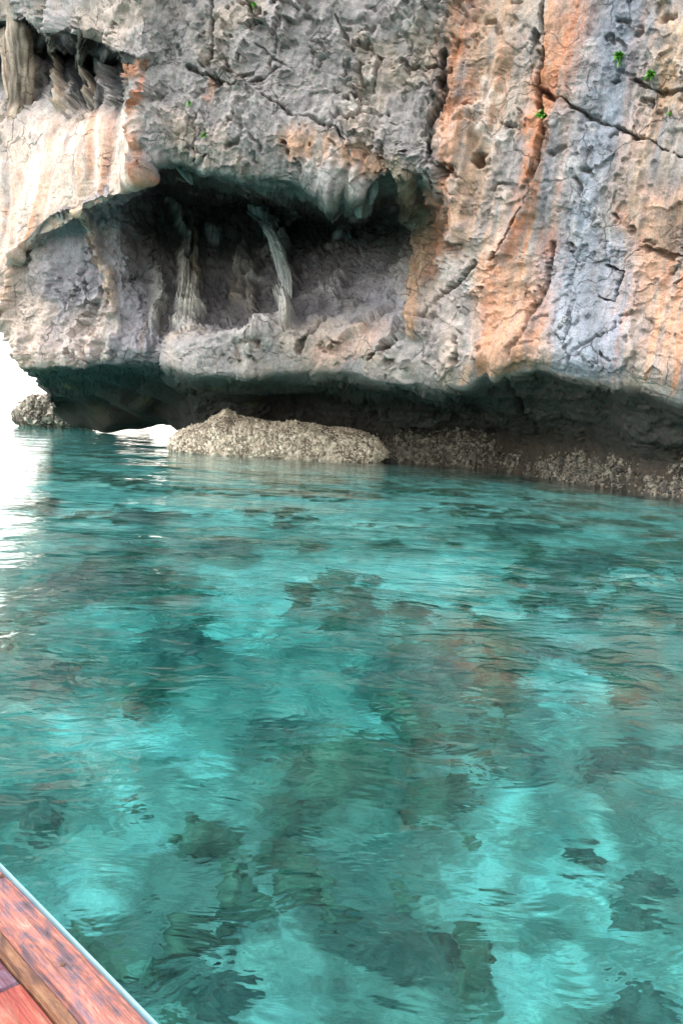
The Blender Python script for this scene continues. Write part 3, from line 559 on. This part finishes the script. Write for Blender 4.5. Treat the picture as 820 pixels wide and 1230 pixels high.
# ------------------------------------------------------------------ flowstone and stalactites on the cliff
def tube(name, keys, D, flat_=0.6, color=(150, 140, 128), color2=None, n=36, m=60, amp=0.3, parent=cliff, mat=None):
    ks = np.array(keys, float); t = np.linspace(0, len(ks) - 1, m); ti = np.arange(len(ks))
    x = pchip(ti, ks[:, 0], t); y = pchip(ti, ks[:, 1], t); w = pchip(ti, ks[:, 2], t)
    Dk = np.interp(t, np.linspace(0, len(ks) - 1, len(D)), D) if np.ndim(D) else np.full(m, D)
    c = at(x, y, Dk); r = w * Dk / FPX
    a = np.linspace(0, 2 * math.pi, n, endpoint=False)
    ax = np.array([1.0, 0, 0]); ay = np.array([0, 1.0, 0])
    Q = c[:, None] + r[:, None, None] * (np.cos(a)[None, :, None] * ax + flat_ * np.sin(a)[None, :, None] * ay)
    f = Q.reshape(-1, 3)
    rad = np.repeat(r, n)[:, None]
    an = np.tile(a, m); g = 0.55 * fbm(np.stack([np.cos(an) * 2.2, np.sin(an) * 2.2, f[:, 2] * .35 + 3 * len(keys)], 1) + keys[0][0], 3) + 0.5 * fbm(f * np.array([1.2, 1.2, .8]) + 3, 3); Q = (f + (f - np.repeat(c, n, 0)) * (amp * 1.6 * g + .22 * fbm(np.stack([np.cos(an) * 4, np.sin(an) * 4, f[:, 2] * .7], 1) + 7, 2))[:, None] + 0.04 * np.stack([fbm(f * 2 + 1, 2), fbm(f * 2 + 8, 2), 0 * g], 1))
    c1 = srgb(*color); c2 = srgb(*(color2 or color)); tt = np.repeat(np.linspace(0, 1, m), n)
    k = np.clip(tt + 0.4 * g, 0, 1)[:, None]
    gr = fbm(np.stack([np.cos(an) * 5, np.sin(an) * 5, f[:, 2] * .8], 1) + 7, 3)
    cc = (c1 * (1 - k) + c2 * k) * np.clip(0.85 + 0.7 * g + 0.6 * gr, .2, 1.6)[:, None]
    qd = grid_quads(m, n, True)
    V_ = np.concatenate([Q, c[:1], c[-1:]])
    lp = list(qd.ravel()); st = list(np.arange(len(qd)) * 4)
    for k_ in range(n):
        st.append(len(lp)); lp += [len(Q), (k_ + 1) % n, k_]
        st.append(len(lp)); lp += [len(Q) + 1, (m - 1) * n + k_, (m - 1) * n + (k_ + 1) % n]
    cc = np.concatenate([cc, cc[:1], cc[-1:]])
    return link(name, raw_mesh(name, V_, lp, st, color=np.clip(cc, 0, 1)), mat or M_drip, parent)
tube('flowstone', [(298, 254, 2), (312, 265, 5), (326, 280, 7), (335, 300, 8), (341, 326, 7), (345, 352, 5.5), (344, 382, 5), (341, 402, 7)], (29.8, 28.6, 28.0, 27.6), .4, (150, 162, 162), (186, 180, 172))['label'] = 'pale curved blade of flowstone in the cave mouth'
for kx, (k, D) in enumerate([([(398, 216, 8), (400, 240, 6), (404, 254, 2)], 23.9), ([(424, 218, 9), (426, 246, 7), (432, 262, 2)], 24.0), ([(446, 210, 8), (448, 230, 6), (446, 246, 2)], 23.8), ([(214, 186, 9), (222, 206, 7), (230, 222, 2)], 25.2)]):
    tube('stalactite', k, D, .8, (112, 130, 124), (90, 108, 104), 12, 14)
for k, D in [([(22, -30, 17), (24, 40, 12), (26, 90, 11), (24, 130, 13), (20, 185, 14)], (30.2, 31.0, 31.6)), ([(6, -10, 6), (8, 60, 6), (12, 120, 4)], 31.6)]:
    tube('stalactite', k, D, .8, (128, 116, 106), (186, 164, 144), 28, 60, .35)
for k, D in [([(105, 452, 6), (107, 472, 6), (106, 484, 4), (106, 490, 1.5)], 46), ([(168, 462, 14), (167, 484, 12), (166, 498, 9), (166, 504, 3)], 46), ([(80, 450, 12), (78, 470, 10), (77, 488, 12)], 48), ([(195, 462, 12), (197, 484, 9), (197, 498, 4)], 45)]:
    tube('stalactite', k, D, .9, (62, 60, 54), (70, 64, 56), 12, 14, .5, mat=M_drip)

# ------------------------------------------------------------------ oyster crusts
def shells(name, parent, pts, nrms, size, c_lo, c_hi, label, kind='stuff'):
    n = len(pts); k = 6
    up = rng.normal(size=(n, 3)) * 0.75 + nrms; up /= np.linalg.norm(up, axis=1, keepdims=True)
    t = np.cross(up, rng.normal(size=(n, 3))); t /= np.linalg.norm(t, axis=1, keepdims=True); b = np.cross(up, t)
    s = size * (0.5 + 0.9 * rng.random(n) ** 1.6) * np.clip(1 + .9 * fbm(pts * 1.4 + 5, 2), .35, 2.2)
    a = np.arange(k) / k * 2 * math.pi
    rr = s[:, None] * (0.75 + 0.5 * rng.random((n, k)))
    ell = 0.45 + 0.35 * rng.random(n)
    ring = pts[:, None] + rr[..., None] * (np.cos(a)[None, :, None] * t[:, None] + (np.sin(a)[None, :] * ell[:, None])[..., None] * b[:, None]) + (s * 0.05)[:, None, None] * up[:, None]
    apex = pts + up * (s * 0.55)[:, None] + t * (s * 0.35)[:, None]
    low = pts - nrms * (s * 0.6)[:, None]
    V_ = np.concatenate([ring, apex[:, None], low[:, None]], 1).reshape(-1, 3)
    base = np.arange(n)[:, None] * (k + 2)
    tri = np.concatenate([np.stack([base + np.arange(k), base + (np.arange(k) + 1) % k, base + k + 0 * np.arange(k)], -1), np.stack([base + (np.arange(k) + 1) % k, base + np.arange(k), base + k + 1 + 0 * np.arange(k)], -1)], 1).reshape(-1, 3)
    cc = np.asarray(c_lo) + (np.asarray(c_hi) - np.asarray(c_lo)) * rng.random((n, 1)) ** 1.3
    cc = np.repeat(cc, k + 2, 0)
    me = raw_mesh(name, V_, tri.ravel(), np.arange(len(tri)) * 3, smooth_shade=False, color=cc)
    o = link(name, me, M_shell, parent, kind=kind); o['label'] = label
    return o
def sample_grid(P, n, mask=None):
    q = grid_quads(*P.shape[:2]); f = P.reshape(-1, 3)
    a, b, d = f[q[:, 0]], f[q[:, 1]], f[q[:, 3]]
    nn = np.cross(b - a, d - a); ar = np.linalg.norm(nn, axis=1); nn = nn / (ar[:, None] + 1e-12)
    w = ar * (mask[q[:, 0]] if mask is not None else 1); w = w / w.sum()
    j = rng.choice(len(q), n, p=w); u, v = rng.random((n, 1)), rng.random((n, 1))
    return a[j] + u * (b - a)[j] + v * (d - a)[j], nn[j]
# crust along the foot of the cliff
zz = P.reshape(-1, 3)[:, 2]
mk = smooth(570, 660, X) * smooth(900, 860, X) * smooth(12.0, 13.3, RW + .5 * w1) * (RW < 14.3) * (zz > -0.2) * (0.04 + smooth(-.1, .35, w1 + .8 * w3)) * smooth(.95, 0.3, zz + .35 * w3)
sp, sn = sample_grid(P, 9000, mk)
sn = sn * np.sign((sn * (np.array([0, 0, CAMH]) - sp)).sum(1, keepdims=True))
shells('oyster_shells', cliff, sp, sn, 0.062, (0.03, 0.026, 0.022), (0.26, 0.215, 0.165), 'dark grey oyster crust along the foot of the cliff')
mk = smooth(440, 480, X) * smooth(600, 540, X) * smooth(12.4, 13.0, RW) * (RW < 14.3) * (zz > -0.1) * smooth(1.6, 0.9, zz)
sp, sn = sample_grid(P, 2500, mk); sn = sn * np.sign((sn * (np.array([0, 0, CAMH]) - sp)).sum(1, keepdims=True))
shells('oyster_shells', cliff, sp, sn, 0.10, (0.05, 0.04, 0.03), (0.22, 0.19, 0.15), 'sparse dark oysters in the back of the notch')

def ledge(name, top, bot, D, depth, seed, ncol, nring, label, category, colr, amp):
    # a rounded rock: top and bottom outline (x, y) read at the depth of its middle, with a real thickness
    tx, ty = zip(*top); bx_, by_ = zip(*bot)
    x = np.linspace(tx[0], tx[-1], ncol); yt = pchip(tx, ty, x); yb = pchip(bx_, by_, x)
    a = np.linspace(0, 2 * math.pi, nring, endpoint=False)
    Pt, Pb = at(x, yt, np.full(ncol, D)), at(x, yb, np.full(ncol, D))
    c = (Pt + Pb) / 2; hz = (Pt[:, 2] - Pb[:, 2]) / 2
    e = np.clip(np.sin(np.linspace(0, math.pi, ncol)), 0, 1) ** 0.45
    ca_, sa_ = np.cos(a), np.sin(a)
    sx = np.sign(ca_) * np.abs(ca_) ** 0.75; sz = np.sign(sa_) * np.abs(sa_) ** 0.85
    Q = c[:, None].repeat(nring, 1).copy()
    Q[..., 1] += sx[None] * depth * e[:, None]; Q[..., 2] += sz[None] * hz[:, None]
    f = Q.reshape(-1, 3); ctr = np.repeat(c, nring, 0); d = f - ctr; d /= np.linalg.norm(d, axis=1, keepdims=True) + 1e-6
    f = f + d * (amp * fbm(f * 0.9 + seed, 4, 0.55) + 0.25 * amp * fbm(f * 4 + seed, 2))[:, None]
    cc = np.repeat(srgb(*colr)[None], len(f), 0)
    qd = grid_quads(ncol, nring, True)
    o = link(name, quad_mesh(name, f, qd, color=cc), M_rock)
    o['label'] = label; o['category'] = category
    return o, f.reshape(ncol, nring, 3), ctr.reshape(ncol, nring, 3)
rock, Q, ctr = ledge('oyster_rock', [(202, 534), (212, 522), (225, 516), (245, 509), (260, 501), (273, 496), (286, 503), (300, 505), (330, 508), (365, 511), (400, 514), (430, 518), (448, 525), (458, 534), (464, 543)],
    [(202, 540), (225, 551), (260, 556), (330, 560), (400, 564), (440, 562), (464, 548)], 30.6, 1.35, 4, 130, 48, 'pale oyster-covered rock ledge low in the water under the overhang', 'rock', (140, 124, 108), .12)
Qw = np.concatenate([Q, Q[:, :1]], 1); sp, sn = sample_grid(Qw, 14000)
cs = np.concatenate([ctr, ctr[:, :1]], 1)
sn = sn * np.sign((sn * (sp - np.array([0, 30.6, 0.4]) * np.array([0, 1, 1]) - np.stack([sp[:, 0], 0 * sp[:, 0], 0 * sp[:, 0]], 1))).sum(1, keepdims=True))
shells('oyster_shells', rock, sp, sn, 0.075, (0.42, 0.33, 0.25), (0.9, 0.77, 0.63), 'crust of pale oyster shells')
rock2, Q, ctr = ledge('oyster_rock', [(20, 498), (30, 486), (46, 480), (66, 474), (86, 468), (104, 464), (116, 470), (126, 482)],
    [(20, 503), (34, 512), (64, 516), (94, 514), (126, 502)], 51, 2.6, 9, 80, 36, 'dark oyster-covered rock foot beneath the far left end of the arch', 'rock', (92, 84, 76), .35)
Qw = np.concatenate([Q, Q[:, :1]], 1); sp, sn = sample_grid(Qw, 3500)
cm = np.repeat(ctr.mean((0, 1))[None], len(sp), 0); sn = sn * np.sign((sn * (sp - cm)).sum(1, keepdims=True))
shells('oyster_shells', rock2, sp, sn, 0.17, (0.18, 0.145, 0.115), (0.46, 0.39, 0.32), 'crust of grey-brown oyster shells')

# ------------------------------------------------------------------ coral heads on the seabed
CORALS = [
 (165, 622, 60, 9, 1.0, 0, 'dark coral patch nearest the far left glare, close to the arch'), (255, 655, 62, 12, 0.9, 0, 'long dark coral mound left of the bright sand, beyond mid water'), (85, 690, 55, 22, 1.0, 1, 'brownish coral mound at the left edge of the sky glare'),
 (205, 762, 90, 26, 1.0, 0, 'wide dark coral mound left of the bright sand in mid water'), (600, 638, 130, 12, 0.8, 0, 'long dark coral bank across the water below the cliff foot'), (700, 672, 80, 12, 0.7, 0, 'narrow coral bank on the right below the long dark bank'),
 (510, 790, 110, 26, 0.9, 0, 'broad dark coral bank in the middle right of the water'), (700, 735, 55, 12, 0.6, 1, 'small greyish coral hump on the right in mid water'), (400, 905, 110, 55, 0.9, 2, 'large olive coral mound in the middle of the near water'),
 (755, 890, 70, 38, 0.9, 1, 'round brown coral mound near the right edge'), (700, 972, 45, 18, 0.8, 1, 'small brown coral head below the round brown mound'), (470, 1075, 105, 62, 0.8, 0, 'large dark coral mound low in the middle of the near water'),
 (240, 965, 60, 30, 0.6, 2, 'olive coral mound left of centre in the near water'), (265, 1130, 60, 45, 0.6, 0, 'dark coral mound right of the boat rail'), (760, 1165, 80, 50, 0.8, 0, 'dark coral mound in the lower right corner'),
 (45, 785, 60, 30, 0.8, 0, 'dim coral mound at the left edge in mid water'), (55, 930, 55, 40, 0.6, 1, 'brown coral mound at the left edge above the boat'), (790, 1010, 50, 40, 0.6, 0, 'dark coral mound at the right edge'),
 (640, 880, 45, 24, 0.5, 0, 'small coral mound left of the round brown one'), (330, 850, 60, 22, 0.6, 0, 'coral mound above the large olive mound'), (570, 1120, 45, 40, 0.5, 2, 'pale olive coral mound low right of centre')]
for k, (cx_, cy_, rx, ry, hh, mt, lb) in enumerate(CORALS):
    c = at_bed(np.array([cx_, cx_ - rx, cx_ + rx, cx_, cx_]), np.array([cy_, cy_, cy_, cy_ - ry, cy_ + ry]), BED - 0.45)
    ax = (c[2] - c[1])[:2] / 2; ay = (c[3] - c[4])[:2] / 2
    nr_, na = 34, 84
    rr_ = np.linspace(0, 1, nr_)[:, None]; a = np.linspace(0, 2 * math.pi, na, endpoint=False)[None]
    ox, oy = rr_ * np.cos(a), rr_ * np.sin(a)
    pp = np.stack([c[0, 0] + ox * ax[0] + oy * ay[0], c[0, 1] + ox * ax[1] + oy * ay[1], 0 * ox], -1)
    f = pp.reshape(-1, 3)
    irr = 1.15 + 0.6 * fbm(np.stack([np.cos(a) * 1.3 + 0 * rr_, np.sin(a) * 1.3 + 0 * rr_, 0 * a + 0 * rr_ + k * 3.7], -1).reshape(-1, 3), 3)
    f[:, :2] = c[0, :2] + (f[:, :2] - c[0, :2]) * irr[:, None]
    lump = fbm(f * 1.1 + k, 4, .6)
    z = -BED - 0.5 + (0.42 * hh + 0.5) * (1 - rr_.repeat(na, 1).ravel() ** 2.0) + 0.32 * lump * (1 - rr_.repeat(na, 1).ravel() ** 4)
    f[:, 2] = z + 0.7 * smooth(8, 18, f[:, 1])
    o = link('coral_head', quad_mesh('coral_head', f, grid_quads(nr_, na, True), color=np.repeat(rr_.repeat(na, 1).ravel()[:, None], 3, 1)), M_coral[mt])
    o['label'] = lb; o['category'] = 'coral'; o['group'] = 'coral heads on the seabed'
# loose rubble and small corals: nobody could count them
n = 20000
rp = np.stack([rng.uniform(-16, 24, n), rng.uniform(0.5, 30, n), np.zeros(n)], 1)
dn = fbm(rp * 0.45 + 12, 4); rp = rp[dn > 0.05]; n = len(rp)
rb = -BED + 0.35 * fbm(rp * 0.22 + 2, 3) + 0.13 * fbm(rp * 0.9 + 7, 4) + 0.7 * smooth(8, 18, rp[:, 1]); rp[:, 2] = rb
oct_ = np.array([[1, 0, 0], [-.5, .87, 0], [-.5, -.87, 0], [.5, .3, .6], [-.4, .4, .7], [-.1, -.6, .65], [0, 0, 1]])
fc = np.array([[0, 1, 3], [1, 4, 3], [1, 2, 4], [2, 5, 4], [2, 0, 5], [0, 3, 5], [3, 4, 6], [4, 5, 6], [5, 3, 6]])
sc = (0.06 + 0.26 * rng.random(n) ** 2.5)[:, None, None] * (0.6 + 0.8 * rng.random((n, 7, 1)))
VV = (rp[:, None] + oct_[None] * sc).reshape(-1, 3); tri = (np.arange(n)[:, None, None] * 7 + fc[None]).reshape(-1, 3)
link('reef_rubble', raw_mesh('reef_rubble', VV, tri.ravel(), np.arange(len(tri)) * 3, color=np.full((len(VV), 3), .25)), M_coral[2], kind='stuff', label='scattered coral rubble over the seabed')

# ------------------------------------------------------------------ tufts of green on the cliff
cl = P.reshape(-1, 3)[:, :]
cpx, cpy = pix(cl); okf = (RW > 1.5) & (RW < 7)
cand = np.where(okf)[0]
def fern(px, py, size, nblade, label):
    size *= 1.35
    j = cand[np.argmin((cpx[cand] - px) ** 2 + (cpy[cand] - py) ** 2)]
    base = cl[j]; nn = nrm.reshape(-1, 3)[j]; nn = nn * np.sign(nn @ (np.array([0, 0, CAMH]) - base))
    root = link('fern', None); root.location = base; root['label'] = label; root['category'] = 'plant'; root['group'] = 'green plants rooted in the cliff'
    st = link('stem', tube_mesh(size), M_stem, root)
    st.rotation_euler = Vector(nn).to_track_quat('Z', 'Y').to_euler()
    vv, ff = [], []
    for b in range(nblade * 2):
        d = nn * rng.uniform(.5, 1.1) + rng.normal(size=3) * .55 + np.array([0, 0, .35]); d /= np.linalg.norm(d)
        s = np.cross(d, rng.normal(size=3)); s /= np.linalg.norm(s); L = size * rng.uniform(.35, 1.05); w = size * rng.uniform(.10, .2)
        o = nn * size * .12; i = len(vv); sag = np.array([0, 0, -.35 * L])
        for t, ww in ((0, .15), (.35, 1), (.7, .8)):
            p_ = o + d * L * t + sag * t * t; vv += [p_ - s * w * ww, p_ + s * w * ww]
        vv.append(o + d * L + sag); ff += [(i, i + 1, i + 3, i + 2), (i + 2, i + 3, i + 5, i + 4), (i + 4, i + 5, i + 6)]
    me = bpy.data.meshes.new('leaves'); me.from_pydata([tuple(v) for v in vv], [], ff)
    link('leaves', me, M_leaf, root)
def tube_mesh(s):
    me = bpy.data.meshes.new('stem'); k = 6; vv, ff = [], []
    for r_, z_ in ((.10, -.1), (.07, .08), (.04, .25)):
        vv += [(s * r_ * math.cos(a * math.pi / 3), s * r_ * math.sin(a * math.pi / 3), s * z_) for a in range(k)]
    for r_ in range(2): ff += [(r_ * k + a, r_ * k + (a + 1) % k, (r_ + 1) * k + (a + 1) % k, (r_ + 1) * k + a) for a in range(k)]
    me.from_pydata(vv, [], ff); return me
fern(745, 68, .17, 34, 'bright green tuft high on the blue-grey streak of the cliff')
fern(783, 91, .15, 30, 'bright green tuft at the upper right, right of the blue-grey streak')
fern(651, 137, .17, 34, 'bright green tuft in the dark vertical crack below its fork')
fern(804, 136, .07, 12, 'tiny green sprig at the right edge above the slanting crack')
fern(247, 163, .13, 14, 'small pale green sprig on grey rock just above the cave brow')
fern(228, 124, .11, 12, 'small pale green sprig on grey rock beside the short curved crack')
fern(306, 6, .11, 12, 'small green sprig at the very top of the cliff view')

# ------------------------------------------------------------------ the wooden boat the viewer stands in
A = at_z(np.array(0.0), np.array(1040.0), 0.62); B = at_z(np.array(185.0), np.array(1230.0), 0.62)
ax = (A - B); ax[2] = 0; ax /= np.linalg.norm(ax); side = np.array([-ax[1], ax[0], 0.0])
if side @ (np.array([0, 0, 0]) - A) < 0: side = -side      # from the rail inwards
boat = link('wooden_boat', None); boat['label'] = 'worn red-painted wooden boat rail with pale blue edge at lower left'; boat['category'] = 'boat'
M3 = Matrix(((ax[0], side[0], 0, A[0]), (ax[1], side[1], 0, A[1]), (0, 0, 1, 0), (0, 0, 0, 1)))
boat.matrix_world = M3
L0, L1, WB = -5.0, 4.2, 1.55                               # stern, bow, beam
def halfw(t):                                             # outer rail offset from the straight line, local y
    return WB / 2 * (np.clip((t - 1.6) / (L1 - 1.6), 0, 1) ** 2.2) + 0.25 * np.clip((-2.5 - t) / 2.5, 0, 1) ** 2
def sheer(t): return 0.62 + 0.55 * np.clip((t - 1.5) / 2.7, 0, 1) ** 2
def strip(name, prof, mat, t0=L0, t1=L1, n=90, other=False, parent=boat, jitter=0.0):
    # sweep a closed profile (local y inwards, z relative to the sheer) along the rail
    t = np.linspace(t0, t1, n); h = halfw(t); z = sheer(t); k = len(prof); pf = np.array(prof, float)
    yy = h[:, None] + pf[None, :, 0]
    yy = np.minimum(yy, WB / 2 + 0.0 * yy)
    if other: yy = WB - yy
    Q_ = np.stack([np.repeat(t[:, None], k, 1), yy, z[:, None] + pf[None, :, 1]], -1).reshape(-1, 3)
    if jitter:
        g = fbm(Q_ * np.array([3, 9, 9]) + 5, 3); Q_[:, 1] += jitter * g; Q_[:, 2] += jitter * fbm(Q_ * np.array([2.5, 8, 8]) + 15, 3)
    qd = grid_quads(n, k, True)
    lp = list(qd.ravel()) + list(range(k)) + list(range((n - 1) * k, n * k))[::-1]; st_ = list(np.arange(len(qd)) * 4) + [len(qd) * 4, len(qd) * 4 + k]
    return link(name, raw_mesh(name, Q_, lp, st_, smooth_shade=False), mat, parent)
for oth in (False, True):
    strip('rail', [(.006, 0), (.014, .010), (.04, .014), (.066, .010), (.076, -.002), (.076, -.045), (.006, -.045)], M_rail, other=oth, n=400, jitter=.0035)
    strip('edge_trim', [(-.002, .005), (.0035, .007), (.0035, -.07), (-.002, -.07)], M_trim, other=oth)
    strip('inner_ledge', [(.078, -.018), (.094, -.022), (.094, -.06), (.078, -.06)], M_ledge, other=oth, n=300, jitter=.002)
    strip('side_plank', [(.062, -.062), (.096, -.062), (.155, -.30), (.14, -.30), (.06, -.075)], M_plank_purple, other=oth)
    strip('hull_side', [(0.0, -.047), (.05, -.047), (.30, -.75), (.24, -.78)], M_hull, other=oth)
# deck boards laid athwart
tsplit = float((at_z(np.array(30.0), np.array(1191.0), 0.56) - A) @ ax); tb = tsplit - 0.2 * 22; kb = 0
while tb < 3.0:
    wd = 0.2
    h0 = float(halfw(np.array(tb + wd)))
    y0, y1 = h0 + .097, WB - h0 - .097
    if y1 - y0 > .1:
        zt = float(sheer(np.array(tb))) - .034 - .003 * (kb % 3)
        me = bpy.data.meshes.new('deck_board'); vv = []
        for z_, e in ((zt - .03, 0), (zt - .004, 0), (zt, .004)):
            vv += [(tb + e, y0 + e, z_), (tb + wd - .006 - e, y0 + e, z_), (tb + wd - .006 - e, y1 - e, z_), (tb + e, y1 - e, z_)]
        ff = [(3, 2, 1, 0), (8, 9, 10, 11)] + [(r * 4 + i, r * 4 + (i + 1) % 4, r * 4 + 4 + (i + 1) % 4, r * 4 + 4 + i) for r in (0, 1) for i in range(4)]
        me.from_pydata(vv, [], ff); link('deck_board', me, M_plank_red if tb < tsplit - .05 else M_plank_purple, boat)
    tb += wd; kb += 1
# iron nails along both rails
nm_ = bpy.data.meshes.new('nail'); nv = [(0.006 * math.cos(q_ * math.pi / 4) * r_, 0.006 * math.sin(q_ * math.pi / 4) * r_, z_) for r_, z_ in ((1, -.004), (1, .001), (.6, .0025)) for q_ in range(8)]
nm_.from_pydata(nv, [], [(r_ * 8 + q_, r_ * 8 + (q_ + 1) % 8, r_ * 8 + 8 + (q_ + 1) % 8, r_ * 8 + 8 + q_) for r_ in (0, 1) for q_ in range(8)] + [tuple(range(16, 24))]); nm_.materials.append(M_ledge)
for k in range(24):
    t_ = L0 + .25 + k * .335
    for sgn in (0, 1):
        y_ = float(halfw(np.array(t_))) + .022 + .03 * (k % 2)
        if y_ < WB / 2 - .05:
            o = link('nail', nm_, None, boat); o.location = (t_, WB - y_ if sgn else y_, float(sheer(np.array(t_))) + .0135)
# stem post at the bow and transom at the stern close the hull
for nm, t_, w_ in (('stem_post', L1 - .05, .1), ('transom', L0 + .02, WB * .78)):
    me = bpy.data.meshes.new(nm); z1 = float(sheer(np.array(t_))) + (.45 if nm == 'stem_post' else 0.0)
    y0, y1 = WB / 2 - w_ / 2, WB / 2 + w_ / 2
    vv = [(t_, y0, -.15), (t_ + .06, y0, -.15), (t_ + .06, y1, -.15), (t_, y1, -.15), (t_ + (.35 if nm == 'stem_post' else 0), y0, z1), (t_ + (.45 if nm == 'stem_post' else .05), y0, z1), (t_ + (.45 if nm == 'stem_post' else .05), y1, z1), (t_ + (.35 if nm == 'stem_post' else 0), y1, z1)]
    me.from_pydata(vv, [], [(3, 2, 1, 0), (4, 5, 6, 7), (0, 1, 5, 4), (1, 2, 6, 5), (2, 3, 7, 6), (3, 0, 4, 7)]); link(nm, me, M_ledge, boat)
